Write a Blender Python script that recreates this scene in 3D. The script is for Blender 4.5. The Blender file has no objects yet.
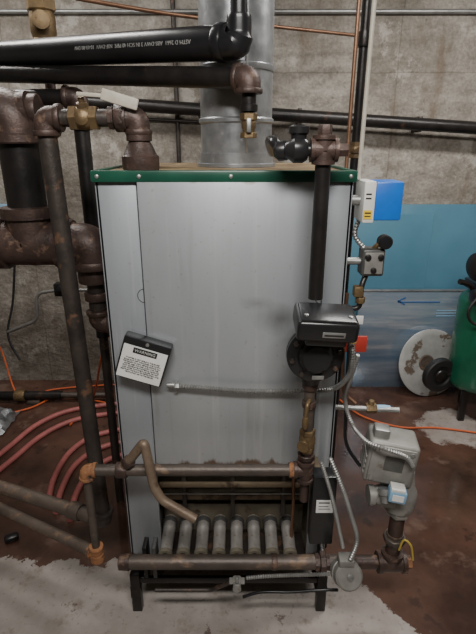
import bpy, math, random, bmesh
from mathutils import Vector, Matrix
random.seed(7)
CAM=Vector((0,0,1.7)); PITCH=math.radians(20); FPX=476.0
def pt(u,v,Y):
    """survey helper: world point on the vertical plane at real distance Y that was sighted at (u,v)"""
    c,s=math.cos(PITCH),math.sin(PITCH)
    a=(u-238)/FPX; b=(317-v)/FPX
    d=Vector((a,c+b*s,-s+b*c)); return CAM+d*(Y/d.y)
def fl(u,v,z=0.0):
    c,s=math.cos(PITCH),math.sin(PITCH)
    a=(u-238)/FPX; b=(317-v)/FPX
    d=Vector((a,c+b*s,-s+b*c)); return CAM+d*((z-CAM.z)/d.z)
V=Vector
X=V((1,0,0));Y_=V((0,1,0));Z=V((0,0,1))
# ---------------------------------------------------------------- materials
def N(nt,t,**k):
    n=nt.nodes.new(t)
    for a,b in k.items(): setattr(n,a,b)
    return n
def lk(nt,a,b):
    if hasattr(a,'node'): nt.links.new(a,b)
    else: b.default_value=a if not isinstance(a,tuple) else (*a,1)
def mixc(nt,f,a,b,mode='MIX'):
    x=N(nt,'ShaderNodeMix',data_type='RGBA',blend_type=mode); lk(nt,f,x.inputs[0]); lk(nt,a,x.inputs[6]); lk(nt,b,x.inputs[7]); return x.outputs[2]
def rampc(nt,f,a,b,ca,cb_):
    r=N(nt,'ShaderNodeValToRGB'); e=r.color_ramp.elements; e[0].position=a;e[1].position=b;e[0].color=(*ca,1);e[1].color=(*cb_,1); nt.links.new(f,r.inputs[0]); return r.outputs[0]
def noisec(nt,vec,sc,st=(1,1,1),off=(0,0,0),det=8,ro=.6):
    mp=N(nt,'ShaderNodeMapping'); mp.inputs['Scale'].default_value=st; mp.inputs['Location'].default_value=off; nt.links.new(vec,mp.inputs[0])
    n=N(nt,'ShaderNodeTexNoise'); n.inputs['Scale'].default_value=sc; n.inputs['Detail'].default_value=det; n.inputs['Roughness'].default_value=ro
    nt.links.new(mp.outputs[0],n.inputs['Vector']); return n.outputs['Fac']
def mth(nt,op,a,b):
    x=N(nt,'ShaderNodeMath',operation=op); lk(nt,a,x.inputs[0]); lk(nt,b,x.inputs[1]); return x.outputs[0]
def M(name,c1,c2=None,rough=.5,metal=0.,scale=8,bump=.1,stretch=(1,1,1),c3=None,thr=.6,s3=5,rv=.12,coat=0,soft=.08,panel=None):
    m=bpy.data.materials.new(name); m.use_nodes=True; nt=m.node_tree
    bs=nt.nodes['Principled BSDF']; L=nt.links.new
    tc=N(nt,'ShaderNodeTexCoord'); P=tc.outputs['Object']
    no=noisec(nt,P,scale,stretch); c2=c2 or tuple(x*.75 for x in c1)
    out=rampc(nt,no,.32,.68,c2,c1)
    if c3: out=mixc(nt,rampc(nt,noisec(nt,P,s3,stretch,det=10,ro=.65),thr,thr+soft,(0,0,0),(1,1,1)),out,c3)
    if panel:
        # grime of the cabinet sheet: pale drips, scuffs, hand-soiled patch, rust creeping up from the lower edge
        sx=N(nt,'ShaderNodeSeparateXYZ'); L(P,sx.inputs[0])
        n14=mth(nt,'SUBTRACT',noisec(nt,P,14,(1,1,.4),det=12),.5)
        low=N(nt,'ShaderNodeMapRange'); low.inputs[1].default_value=1.5; low.inputs[2].default_value=.85; low.inputs[3].default_value=.35; low.inputs[4].default_value=1.0; L(sx.outputs[2],low.inputs[0])
        dr=rampc(nt,noisec(nt,P,14,(3,3,.10)),.55,.68,(0,0,0),(.5,.5,.5)); out=mixc(nt,mth(nt,'MULTIPLY',dr,low.outputs[0]),out,(.56,.57,.57))
        dk=rampc(nt,noisec(nt,P,8,(3.5,3.5,.22),(4,1,0)),.57,.72,(0,0,0),(.42,.42,.42)); out=mixc(nt,mth(nt,'MULTIPLY',dk,low.outputs[0]),out,(.22,.22,.21))
        fl_=rampc(nt,noisec(nt,P,60,det=3),.65,.71,(0,0,0),(.35,.35,.35)); out=mixc(nt,fl_,out,(.22,.20,.17))
        cl_=rampc(nt,noisec(nt,P,2.2,(1,1,.8),(0,0,5)),.50,.66,(0,0,0),(.25,.25,.25)); out=mixc(nt,cl_,out,(.28,.28,.275))
        def spot(cx,cz,r,k,amt,col,o):
            dx=mth(nt,'SUBTRACT',sx.outputs[0],cx); dz=mth(nt,'MULTIPLY',mth(nt,'SUBTRACT',sx.outputs[2],cz),k)
            d=mth(nt,'SQRT',mth(nt,'ADD',mth(nt,'MULTIPLY',dx,dx),mth(nt,'MULTIPLY',dz,dz)),0.0)
            return mixc(nt,rampc(nt,mth(nt,'ADD',d,mth(nt,'MULTIPLY',n14,r*1.1)),0,r,(amt,)*3,(0,0,0)),o,col)
        out=spot(.135,1.19,.10,1.7,.75,(.13,.13,.13),out)
        out=spot(.06,1.24,.06,2.4,.45,(.16,.16,.16),out)
        out=spot(-.15,.80,.16,.6,.4,(.55,.56,.56),out)
        h=mth(nt,'SUBTRACT',panel,sx.outputs[2]); q=mth(nt,'ADD',mth(nt,'MULTIPLY',h,7),n14)
        out=mixc(nt,rampc(nt,q,-.20,.10,(0,0,0),(.9,.9,.9)),out,(.13,.075,.04))
        q2=mth(nt,'ADD',mth(nt,'MULTIPLY',mth(nt,'SUBTRACT',sx.outputs[2],1.598),14),n14)
        out=mixc(nt,rampc(nt,q2,-.05,.12,(0,0,0),(.6,.6,.6)),out,(.16,.10,.07))
    L(out,bs.inputs['Base Color'])
    mr=N(nt,'ShaderNodeMapRange'); mr.inputs[3].default_value=max(0,rough-rv); mr.inputs[4].default_value=min(1,rough+rv)
    L(no,mr.inputs[0]); L(mr.outputs[0],bs.inputs['Roughness'])
    bs.inputs['Metallic'].default_value=metal
    bs.inputs['Coat Weight'].default_value=coat
    if bump:
        bp=N(nt,'ShaderNodeBump'); bp.inputs['Strength'].default_value=bump; bp.inputs['Distance'].default_value=.004
        L(noisec(nt,P,scale*6,det=5),bp.inputs['Height']); L(bp.outputs[0],bs.inputs['Normal'])
    return m
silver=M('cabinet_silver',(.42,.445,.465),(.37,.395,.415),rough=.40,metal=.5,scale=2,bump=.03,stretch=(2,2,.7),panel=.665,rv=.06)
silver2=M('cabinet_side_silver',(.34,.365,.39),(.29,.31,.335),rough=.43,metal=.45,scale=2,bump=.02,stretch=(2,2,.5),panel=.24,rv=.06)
green=M('green_enamel',(.01,.075,.045),(.008,.05,.032),rough=.35,scale=10,bump=.03)
deck=M('rusty_deck',(.26,.19,.10),(.09,.055,.03),rough=.8,metal=.2,scale=12,bump=.4,c3=(.40,.32,.16),thr=.58)
blk=M('black_iron',(.024,.021,.020),(.013,.012,.012),rough=.36,metal=.3,scale=14,bump=.15,c3=(.07,.04,.028),thr=.62,s3=9)
blkrust=M('weathered_black_iron',(.062,.050,.043),(.032,.027,.024),rough=.46,metal=.35,scale=16,bump=.35,c3=(.15,.085,.055),thr=.56,s3=14)
brn=M('brown_oxide_iron',(.085,.052,.042),(.042,.028,.024),rough=.46,metal=.3,scale=18,bump=.4,c3=(.18,.115,.08),thr=.57,s3=20)
brn2=M('brown_grey_pipe',(.115,.090,.075),(.060,.050,.043),rough=.48,metal=.35,scale=12,bump=.3,c3=(.21,.145,.10),thr=.57,s3=16,stretch=(.6,1,1))
brn3=M('dirty_rusted_pipe',(.15,.118,.095),(.08,.062,.05),rough=.58,metal=.3,scale=12,bump=.35,c3=(.22,.14,.09),thr=.56,s3=16)
tanp=M('tan_tarnished_tube',(.25,.19,.135),(.14,.10,.072),rough=.5,metal=.4,scale=14,bump=.3,c3=(.11,.07,.05),thr=.58,s3=14)
orust=M('orange_rust',(.40,.18,.075),(.19,.085,.04),rough=.85,scale=26,bump=.7,c3=(.085,.05,.035),thr=.52,s3=22)
brass=M('aged_brass',(.24,.165,.08),(.13,.09,.05),rough=.5,metal=.6,scale=20,bump=.25,c3=(.09,.06,.04),thr=.57,s3=18)
copper=M('dull_copper',(.26,.145,.09),(.17,.09,.055),rough=.45,metal=.7,scale=12,bump=.1)
galv=M('galvanised_sheet',(.40,.41,.42),(.27,.285,.30),rough=.36,metal=.75,scale=22,bump=.05,c3=(.47,.47,.47),thr=.6,s3=30)
steel=M('conduit_steel',(.38,.38,.37),(.25,.25,.24),rough=.42,metal=.7,scale=20,bump=.1)
gray=M('grey_painted_metal',(.29,.285,.265),(.19,.185,.17),rough=.5,metal=.25,scale=14,bump=.15,c3=(.13,.11,.09),thr=.60,s3=8)
dgray=M('dark_grey_metal',(.12,.12,.115),(.07,.07,.068),rough=.45,metal=.4,scale=14,bump=.15)
blkp=M('black_plastic',(.016,.016,.017),(.01,.01,.011),rough=.30,scale=6,bump=.03,rv=.06)
abs_=M('black_abs_pipe',(.014,.014,.016),(.009,.009,.010),rough=.3,scale=6,bump=.03,c3=(.05,.05,.05),thr=.66,s3=6,rv=.08)
white=M('white_plastic',(.68,.68,.64),(.60,.59,.55),rough=.45,scale=6,bump=.02)
cream=M('cream_coating',(.48,.45,.38),(.36,.33,.27),rough=.5,scale=20,bump=.1)
paper=M('paper_label',(.72,.72,.70),(.62,.61,.59),rough=.6,scale=10,bump=.02)
blue=M('blue_plastic',(.01,.15,.60),(.01,.11,.48),rough=.4,scale=6,bump=.02)
lblue=M('light_blue_plastic',(.25,.42,.58),(.18,.33,.48),rough=.4,scale=10,bump=.02)
yellow=M('yellow_label',(.75,.52,.03),(.62,.42,.03),rough=.5,scale=10,bump=.02)
dyellow=M('dull_yellow_rubber',(.50,.38,.06),(.35,.26,.04),rough=.5,scale=10,bump=.02)
red=M('red_label',(.45,.04,.03),(.33,.03,.02),rough=.5,scale=10,bump=.02)
ink=M('printing_ink',(.015,.015,.015),rough=.6,bump=0)
wink=M('white_ink',(.5,.5,.48),rough=.6,bump=0)
gink=M('faded_grey_ink',(.28,.28,.27),rough=.6,bump=0)
bink=M('blue_ink',(.03,.12,.35),rough=.5,bump=0)
hose=M('red_rubber_hose',(.42,.13,.12),(.28,.085,.08),rough=.5,scale=10,bump=.1,c3=(.17,.08,.07),thr=.62)
cord=M('orange_cord',(.62,.13,.035),(.45,.085,.025),rough=.5,scale=10,bump=.05)
bhose=M('black_rubber',(.018,.017,.017),(.01,.01,.01),rough=.55,scale=10,bump=.1)
cgreen=M('compressor_green',(.01,.13,.07),(.008,.09,.05),rough=.3,scale=6,bump=.03,coat=.3)
foam=M('blue_foam_board',(.08,.21,.29),(.06,.165,.24),rough=.42,scale=2,bump=.05,c3=(.105,.25,.33),thr=.6,s3=1.5)
film=M('silver_blue_film',(.50,.57,.63),(.12,.23,.38),rough=.2,metal=.6,scale=1.3,bump=.18,stretch=(.5,1,4.5),rv=.08,c3=(.66,.69,.71),thr=.52,s3=1.6,soft=.16)  # stretched pale and dark noise bands paint reflections into the film colour
dark=M('furnace_black',(.035,.029,.023),(.014,.012,.010),rough=.8,scale=10,bump=.2)
olive=M('sooty_olive_steel',(.20,.18,.135),(.10,.085,.06),rough=.6,metal=.3,scale=8,bump=.2,c3=(.07,.05,.035),thr=.55,s3=9)
tan=M('heat_stained_steel',(.30,.24,.165),(.15,.11,.07),rough=.55,metal=.35,scale=8,bump=.2,c3=(.09,.06,.04),thr=.55,s3=9)
burn=M('burner_steel',(.40,.38,.355),(.26,.245,.225),rough=.42,metal=.5,scale=16,bump=.25,c3=(.17,.12,.09),thr=.57,s3=18)
disc=M('splotched_zinc',(.56,.56,.54),(.34,.34,.33),rough=.45,metal=.25,scale=5,bump=.25,c3=(.17,.13,.10),thr=.55,s3=6,soft=.04)
def wallmat():
    m=bpy.data.materials.new('poured_concrete'); m.use_nodes=True; nt=m.node_tree; L=nt.links.new
    bs=nt.nodes['Principled BSDF']; tc=N(nt,'ShaderNodeTexCoord')
    sx=N(nt,'ShaderNodeSeparateXYZ'); L(tc.outputs['Object'],sx.inputs[0])
    cb=N(nt,'ShaderNodeCombineXYZ'); L(mth(nt,'ADD',sx.outputs[0],sx.outputs[1]),cb.inputs[0]); L(sx.outputs[2],cb.inputs[1]); C=cb.outputs[0]
    c=rampc(nt,noisec(nt,C,1.3,det=10),.35,.65,(.215,.19,.16),(.36,.335,.295))
    c=mixc(nt,1.0,c,rampc(nt,noisec(nt,C,7,(1,1.4,1),det=12,ro=.75),.36,.64,(.62,.60,.57),(1.15,1.15,1.15)),'MULTIPLY')
    c=mixc(nt,1.0,c,rampc(nt,noisec(nt,C,55),.38,.62,(.78,.78,.78),(1.06,1.06,1.06)),'MULTIPLY')
    c=mixc(nt,rampc(nt,noisec(nt,C,2.6,(1.8,.45,1),(3,0,0),10,.7),.53,.66,(0,0,0),(.7,.7,.7)),c,(.13,.092,.062))
    c=mixc(nt,rampc(nt,noisec(nt,C,3.0,(1,.9,1),(1,7,0),14,.75),.55,.60,(0,0,0),(.55,.55,.55)),c,(.46,.44,.40))
    wv=N(nt,'ShaderNodeMapping'); wv.inputs['Location'].default_value=(.55,.32,0); L(C,wv.inputs[0])
    ws=N(nt,'ShaderNodeVectorMath',operation='ADD'); L(wv.outputs[0],ws.inputs[0])
    nn=N(nt,'ShaderNodeTexNoise'); nn.inputs['Scale'].default_value=6; L(C,nn.inputs['Vector']); sc=N(nt,'ShaderNodeVectorMath',operation='SCALE'); L(nn.outputs['Color'],sc.inputs[0]); sc.inputs['Scale'].default_value=.02; L(sc.outputs[0],ws.inputs[1])
    br=N(nt,'ShaderNodeTexBrick'); br.offset=0.0; br.inputs['Scale'].default_value=1; br.inputs['Brick Width'].default_value=2.4; br.inputs['Row Height'].default_value=1.22
    br.inputs['Mortar Size'].default_value=.006; br.inputs['Mortar Smooth'].default_value=.8
    br.inputs['Color1'].default_value=(1,1,1,1); br.inputs['Color2'].default_value=(.96,.96,.96,1); br.inputs['Mortar'].default_value=(.55,.52,.48,1)
    L(ws.outputs[0],br.inputs['Vector'])
    c=mixc(nt,.6,c,br.outputs['Color'],'MULTIPLY')
    vo=N(nt,'ShaderNodeTexVoronoi'); vo.inputs['Scale'].default_value=7; L(C,vo.inputs['Vector'])
    c=mixc(nt,rampc(nt,vo.outputs['Distance'],.04,.08,(.7,.7,.7),(0,0,0)),c,(.12,.10,.085))
    L(c,bs.inputs['Base Color']); bs.inputs['Roughness'].default_value=.85
    bp=N(nt,'ShaderNodeBump'); bp.inputs['Strength'].default_value=.8; bp.inputs['Distance'].default_value=.016
    L(noisec(nt,C,16,det=10),bp.inputs['Height']); L(bp.outputs[0],bs.inputs['Normal'])
    return m
def floormat():
    m=bpy.data.materials.new('stained_wet_concrete_floor'); m.use_nodes=True; nt=m.node_tree; L=nt.links.new
    bs=nt.nodes['Principled BSDF']; tc=N(nt,'ShaderNodeTexCoord'); P=tc.outputs['Object']
    sx=N(nt,'ShaderNodeSeparateXYZ'); L(P,sx.inputs[0]); x,y=sx.outputs[0],sx.outputs[1]
    brown=rampc(nt,noisec(nt,P,2.6,det=10),.35,.66,(.040,.021,.016),(.115,.060,.043))
    brown=mixc(nt,rampc(nt,noisec(nt,P,4.5,off=(3,1,0),det=12),.58,.66,(0,0,0),(.5,.5,.5)),brown,(.19,.125,.10))
    brown=mixc(nt,rampc(nt,noisec(nt,P,9,off=(5,1,0),det=12),.60,.66,(0,0,0),(.6,.6,.6)),brown,(.030,.020,.017))
    lc=rampc(nt,noisec(nt,P,3,off=(1,5,0),det=12),.35,.65,(.235,.205,.185),(.40,.365,.335))
    lc=mixc(nt,rampc(nt,noisec(nt,P,7,off=(7,5,0),det=12,ro=.7),.55,.64,(0,0,0),(.65,.65,.65)),lc,(.17,.125,.10))
    lc=mixc(nt,rampc(nt,noisec(nt,P,40,off=(7,5,0)),.58,.66,(0,0,0),(.5,.5,.5)),lc,(.15,.115,.10))
    n1=mth(nt,'MULTIPLY',mth(nt,'SUBTRACT',noisec(nt,P,4.0,off=(2,2,0),det=14,ro=.72),.5),.42)
    fy=mth(nt,'SUBTRACT',1.585,mth(nt,'ADD',y,n1))
    fx=mth(nt,'SUBTRACT',1.47,mth(nt,'ADD',mth(nt,'ADD',x,mth(nt,'MULTIPLY',y,.66)),mth(nt,'MULTIPLY',n1,.7)))
    mk_=mth(nt,'MULTIPLY',mth(nt,'MINIMUM',fy,fx),140)
    cl=N(nt,'ShaderNodeClamp'); L(mk_,cl.inputs[0])
    def blob(cx,cy,r2,amp):
        dx=mth(nt,'SUBTRACT',x,cx); dy=mth(nt,'SUBTRACT',y,cy)
        dd=mth(nt,'ADD',mth(nt,'MULTIPLY',dx,dx),mth(nt,'MULTIPLY',dy,dy))
        c_=N(nt,'ShaderNodeClamp'); L(mth(nt,'MULTIPLY',mth(nt,'SUBTRACT',r2,mth(nt,'ADD',dd,mth(nt,'MULTIPLY',n1,amp))),80),c_.inputs[0]); return mth(nt,'MULTIPLY',c_.outputs[0],.8)
    mask=mth(nt,'MAXIMUM',cl.outputs[0],blob(1.38,2.62,.05,.4))
    # paint remnants inside the bare patch
    rem=rampc(nt,noisec(nt,P,5,off=(8,2,0),det=14,ro=.7),.63,.65,(1,1,1),(.35,.35,.35))
    mask=mth(nt,'MULTIPLY',mask,rem)
    L(mixc(nt,mask,brown,lc),bs.inputs['Base Color'])
    wet=rampc(nt,noisec(nt,P,1.5,off=(9,3,0)),.42,.60,(.22,.22,.22),(.05,.05,.05))
    L(mixc(nt,mask,wet,rampc(nt,noisec(nt,P,2.5,off=(4,3,0)),.45,.6,(.7,.7,.7),(.32,.32,.32))),bs.inputs['Roughness'])
    bp=N(nt,'ShaderNodeBump'); bp.inputs['Strength'].default_value=.16; bp.inputs['Distance'].default_value=.006; L(noisec(nt,P,14),bp.inputs['Height'])
    L(bp.outputs[0],bs.inputs['Normal'])
    return m
WM=wallmat(); FM=floormat()
# ---------------------------------------------------------------- geometry
def smooth_path(pts,n=8):
    P=[pts[0]]+list(pts)+[pts[-1]]; out=[]
    for i in range(1,len(P)-2):
        a,b,c,d=P[i-1],P[i],P[i+1],P[i+2]
        for k in range(n):
            t=k/n
            out.append(.5*((2*b)+(c-a)*t+(2*a-5*b+4*c-d)*t*t+(3*b-a-3*c+d)*t**3))
    out.append(V(pts[-1])); return out
def fillet(pts,R,n=7):
    pts=[V(p) for p in pts]; out=[pts[0]]
    for i in range(1,len(pts)-1):
        p=pts[i]; a=(pts[i-1]-p); b=(pts[i+1]-p)
        d=min(R,a.length*.48,b.length*.48)
        A=p+a.normalized()*d; B=p+b.normalized()*d
        for k in range(n+1):
            t=k/n; out.append(A*(1-t)**2+p*2*t*(1-t)+B*t*t)
    out.append(pts[-1]); return out
class Geo:
    def __init__(s): s.v=[];s.f=[]
    def sweep(s,path,rad,seg=14,cap=True):
        path=[V(p) for p in path]
        q=[path[0]]
        rr=[rad[0]] if isinstance(rad,list) else None
        for i,p in enumerate(path[1:],1):
            if (p-q[-1]).length>1e-5:
                q.append(p)
                if rr is not None: rr.append(rad[i])
        path=q; n=len(path)
        if n<2: return s
        T=[]
        for i in range(n):
            t=(path[min(i+1,n-1)]-path[max(i-1,0)]); T.append(t.normalized() if t.length>1e-9 else Z)
        up=Z if abs(T[0].z)<.9 else X
        nrm=(up-T[0]*up.dot(T[0])).normalized(); base=len(s.v)
        for i in range(n):
            if i: nrm=(nrm-T[i]*nrm.dot(T[i])); nrm.normalize()
            b=T[i].cross(nrm); r=rr[i] if rr is not None else rad
            for k in range(seg):
                a=2*math.pi*k/seg; s.v.append(path[i]+(nrm*math.cos(a)+b*math.sin(a))*r)
        for i in range(n-1):
            for k in range(seg):
                a=base+i*seg+k; b=base+i*seg+(k+1)%seg
                s.f.append((a,a+seg,b+seg,b)[::-1])
        if cap:
            s.f.append([base+k for k in range(seg)][::-1]); e=base+(n-1)*seg; s.f.append([e+k for k in range(seg)])
        return s
    def tube(s,pts,r,bend=.04,seg=14): return s.sweep(fillet(pts,bend),r,seg)
    def flex(s,pts,r,corr=.16,seg=10,n=10,curve=True):
        P=smooth_path([V(p) for p in pts],n) if curve else [V(p) for p in pts]
        L=[0]
        for a,b in zip(P,P[1:]): L.append(L[-1]+(b-a).length)
        step=r*.62 if corr else r*2.2; m=max(4,int(L[-1]/step)); out=[];rad=[];j=0
        for i in range(m+1):
            t=L[-1]*i/m
            while j<len(P)-2 and L[j+1]<t: j+=1
            d=L[j+1]-L[j]; out.append(P[j].lerp(P[j+1],(t-L[j])/d if d>0 else 0)); rad.append(r*(1+(corr if i%2 else -corr)))
        return s.sweep(out,rad,seg)
    def lathe(s,p,d,prof,seg=20,cap=True):
        p=V(p); d=V(d).normalized()
        up=Z if abs(d.z)<.9 else Y_
        a=(up-d*up.dot(d)).normalized(); b=d.cross(a); base=len(s.v)
        for t,r in prof:
            for k in range(seg):
                an=2*math.pi*(k+.5)/seg; s.v.append(p+d*t+(a*math.cos(an)+b*math.sin(an))*max(r,1e-4))
        for i in range(len(prof)-1):
            for k in range(seg):
                x=base+i*seg+k; y=base+i*seg+(k+1)%seg; s.f.append((x,y,y+seg,x+seg))
        if cap:
            s.f.append([base+k for k in range(seg)][::-1]); e=base+(len(prof)-1)*seg; s.f.append([e+k for k in range(seg)])
        return s
    def box(s,c,size,rot=None,bev=.003,seg=2):
        bm=bmesh.new(); bmesh.ops.create_cube(bm,size=1)
        for v in bm.verts: v.co=V((v.co.x*size[0],v.co.y*size[1],v.co.z*size[2]))
        if bev: bmesh.ops.bevel(bm,geom=bm.edges[:],offset=min(bev,min(size)*.45),segments=seg,affect='EDGES',profile=.5)
        R=rot.to_4x4() if rot else Matrix.Identity(4); c=V(c); base=len(s.v)
        bm.verts.index_update()
        for v in bm.verts: s.v.append(R@v.co+c)
        for f in bm.faces: s.f.append([base+v.index for v in f.verts])
        bm.free(); return s
    def bb(s,x0,x1,y0,y1,z0,z1,bev=.003): return s.box(((x0+x1)/2,(y0+y1)/2,(z0+z1)/2),(x1-x0,y1-y0,z1-z0),None,bev)
    def collar(s,p,d,r,w):
        return s.lathe(V(p)-V(d).normalized()*w/2,d,[(0,r*.96),(w*.15,r),(w*.85,r),(w,r*.96)])
    def elbow(s,p,a,b,r,size):
        p=V(p);a=V(a).normalized();b=V(b).normalized()
        s.sweep(fillet([p+a*size,p,p+b*size],size*.85,9),r*1.22,18)
        for d in (a,b): s.collar(p+d*size*.88,d,r*1.42,size*.35)
        return s
    def tee(s,p,dirs,r,size):
        p=V(p)
        for d in dirs:
            d=V(d).normalized(); s.lathe(p,d,[(0,r*1.22),(size*.7,r*1.22),(size*.72,r*1.42),(size,r*1.42),(size*1.02,r*1.1)])
        s.lathe(p-V(dirs[0]).normalized()*r*1.0,dirs[0],[(0,.6*r),(r*.4,r*1.1),(r,r*1.25),(r*1.5,r*1.2)])
        return s
    def union(s,p,d,r,w):
        d=V(d).normalized(); p=V(p)
        s.lathe(p-d*w*.5,d,[(0,r*1.35),(w*.25,r*1.4),(w*.27,r*1.15),(w,r*1.3)],8)
        s.lathe(p-d*w*.18,d,[(0,r*1.62),(w*.04,r*1.7),(w*.38,r*1.7),(w*.42,r*1.6)],8); return s
    def hexnut(s,p,d,r,w):
        return s.lathe(V(p)-V(d).normalized()*w/2,d,[(0,r*.93),(w*.1,r),(w*.9,r),(w,r*.93)],6)
ORG={}
def emp(name,label,cat,loc,group=None):
    o=bpy.data.objects.new(name,None); o.empty_display_size=.05; o.location=loc
    bpy.context.scene.collection.objects.link(o); ORG[o.name]=V(loc)
    o['label']=label;o['category']=cat
    if group:o['group']=group
    return o
def mk(geo,name,org,mat):
    me=bpy.data.meshes.new(name); me.from_pydata([tuple(v-org) for v in geo.v],[],geo.f); me.materials.append(mat)
    bm=bmesh.new(); bm.from_mesh(me); bmesh.ops.recalc_face_normals(bm,faces=bm.faces[:]); bm.to_mesh(me); bm.free()
    for p in me.polygons:p.use_smooth=True
    me.set_sharp_from_angle(angle=math.radians(38)); me.update(); return me
def part(parent,name,geo,mat,label=None):
    org=ORG[parent.name]; me=mk(geo,name,org,mat)
    o=bpy.data.objects.new(name,me); bpy.context.scene.collection.objects.link(o); o.parent=parent; ORG[o.name]=org
    if label:o['label']=label
    return o
def thing(name,geo,mat,label,cat,group=None):
    xs=[v.x for v in geo.v];ys=[v.y for v in geo.v];zs=[v.z for v in geo.v]
    org=V(((min(xs)+max(xs))/2,(min(ys)+max(ys))/2,min(zs)))
    o=bpy.data.objects.new(name,mk(geo,name,org,mat)); o.location=org; bpy.context.scene.collection.objects.link(o); ORG[o.name]=org
    o['label']=label;o['category']=cat
    if group:o['group']=group
    return o
def text(parent,name,body,size,center,right,up,mat,depth=.0006,align='CENTER',space=1.0):
    cu=bpy.data.curves.new('t','FONT'); cu.body=body; cu.size=size; cu.extrude=depth; cu.align_x=align; cu.align_y='CENTER'; cu.space_line=space; cu.resolution_u=2
    to=bpy.data.objects.new('t',cu); bpy.context.scene.collection.objects.link(to)
    dg=bpy.context.evaluated_depsgraph_get(); me=bpy.data.meshes.new_from_object(to.evaluated_get(dg))
    bpy.data.objects.remove(to)
    r=V(right).normalized(); u=V(up).normalized(); n=r.cross(u)
    Mx=Matrix((r,u,n)).transposed().to_4x4(); Mx.translation=V(center)-ORG[parent.name]
    me.transform(Mx); me.materials.clear(); me.materials.append(mat); me.name=name
    o=bpy.data.objects.new(name,me); bpy.context.scene.collection.objects.link(o); o.parent=parent; ORG[o.name]=ORG[parent.name]; return o
def struct(name,geo,mat):
    o=bpy.data.objects.new(name,mk(geo,name,V((0,0,0)),mat)); bpy.context.scene.collection.objects.link(o); o['kind']='structure'; return o
# ---------------------------------------------------------------- room
WY=3.26; H=2.8
struct('floor',Geo().bb(-2.6,2.6,-1.6,WY+.1,-.1,0,0),FM)
struct('wall_back',Geo().bb(-2.6,2.6,WY,WY+.1,0,H,0),WM)
struct('wall_left',Geo().bb(-2.7,-2.6,-1.6,WY+.1,0,H,0),WM)
struct('wall_right',Geo().bb(2.6,2.7,-1.6,WY+.1,0,H,0),WM)
struct('wall_front',Geo().bb(-2.6,2.6,-1.7,-1.6,0,H,0),WM)
struct('ceiling',Geo().bb(-2.7,2.7,-1.7,WY+.1,H,H+.1,0),WM)
# ---------------------------------------------------------------- boiler
FX0,FX1,FY,BY,TZ=-.408,.329,1.40,2.12,1.63
B=emp('boiler','silver sheet-metal boiler with green top trim and burner tubes','boiler',(0,1.75,0))
fp=part(B,'front_panel',Geo().bb(-.286,.254,FY-.014,FY+.006,.635,1.602,.004),silver,'brushed silver removable front panel')
part(fp,'panel_lip',Geo().bb(-.286,.254,FY-.019,FY+.0,.624,.637,.002),tan)
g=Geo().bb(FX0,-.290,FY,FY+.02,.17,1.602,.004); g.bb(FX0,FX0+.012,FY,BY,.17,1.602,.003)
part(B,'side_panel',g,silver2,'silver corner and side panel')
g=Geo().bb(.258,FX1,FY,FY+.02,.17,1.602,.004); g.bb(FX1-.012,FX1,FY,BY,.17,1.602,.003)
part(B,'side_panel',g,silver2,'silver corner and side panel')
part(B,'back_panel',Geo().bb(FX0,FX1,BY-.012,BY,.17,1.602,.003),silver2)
g=Geo().bb(FX0-.006,FX1+.006,FY-.016,FY+.01,1.598,TZ,.004)
g.bb(FX0-.006,FX0+.012,FY+.005,BY+.004,1.598,TZ,.003); g.bb(FX1-.012,FX1+.006,FY+.005,BY+.004,1.598,TZ,.003)
tr=part(B,'top_trim',g,green,'dark green enamel trim')
for x in (-.395,-.277,-.02,.245,.316):
    part(tr,'screw',Geo().lathe((x,FY-.016,1.614),(0,-1,0),[(0,.006),(.002,.006),(.004,.003)],10),steel)
part(B,'top_deck',Geo().bb(FX0+.005,FX1-.005,FY+.005,BY,1.60,1.624,.002),deck,'dirty rust-stained top deck')
part(B,'combustion_chamber',Geo().bb(-.385,.306,FY+.06,BY-.02,.58,1.59,.002),dark)
part(B,'chamber_liner',Geo().bb(-.385,.306,1.56,1.57,.10,.58,.002),olive,'sooty olive-grey chamber liner')
part(B,'cross_channel',Geo().bb(-.288,.256,1.425,1.437,.515,.535,.003),tan,'heat-stained steel rail')
part(B,'cross_channel',Geo().bb(-.288,.256,1.46,1.475,.430,.452,.003),tan,'heat-stained steel rail')
part(B,'cross_rod',Geo().sweep([(-.288,1.44,.478),(.256,1.44,.478)],.005,8),steel)
part(B,'burner_plate',Geo().bb(-.29,.255,1.50,1.512,.25,.375,.002),olive,'sooty burner mounting plate')
for x in (.17,-.02,-.20):
    part(B,'bracket',Geo().bb(x-.008,x+.008,1.44,1.46,.37,.58,.002),blkrust)
part(B,'pilot_tube',Geo().tube([(.20,1.40,.30),(.205,1.42,.45),(.20,1.42,.60)],.006,.03,8),copper)
for x,z in ((-.287,1.26),(.256,1.26),(-.287,.98),(.256,.98)):
    k=Geo(); k.sweep([V((x+.022*math.cos(a),FY-.0005 if x<0 else FY-.0145,z+.022*math.sin(a))) for a in [math.pi*(.5+i/14) for i in range(15)]],.0012,6)
    part(B,'knockout',k,dgray)
pitch=.0655
x0=pt(168,536,1.42).x; BZ=.284
b0=part(B,'burner',Geo().lathe((x0,1.355,BZ),(0,1,.12),[(0,.0235),(.09,.0235),(.092,.0245),(.11,.0245),(.112,.0235),(.15,.0235)],20),burn,'grey straight metal burner tube')
c0=part(b0,'collar',Geo().lathe((x0,1.338,BZ-.002),(0,1,.12),[(0,.018),(.002,.0255),(.016,.0265),(.018,.024)],20),olive)
c1=part(b0,'shoulder',Geo().collar((x0,1.485,BZ+.015),(0,1,.12),.028,.02),dgray)
i=0
for i in range(1,8):
    c=b0.copy(); c.location.x+=pitch*i; bpy.context.scene.collection.objects.link(c)
    for q in (c0,c1):
        d=q.copy(); d.parent=c; bpy.context.scene.collection.objects.link(d)
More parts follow.
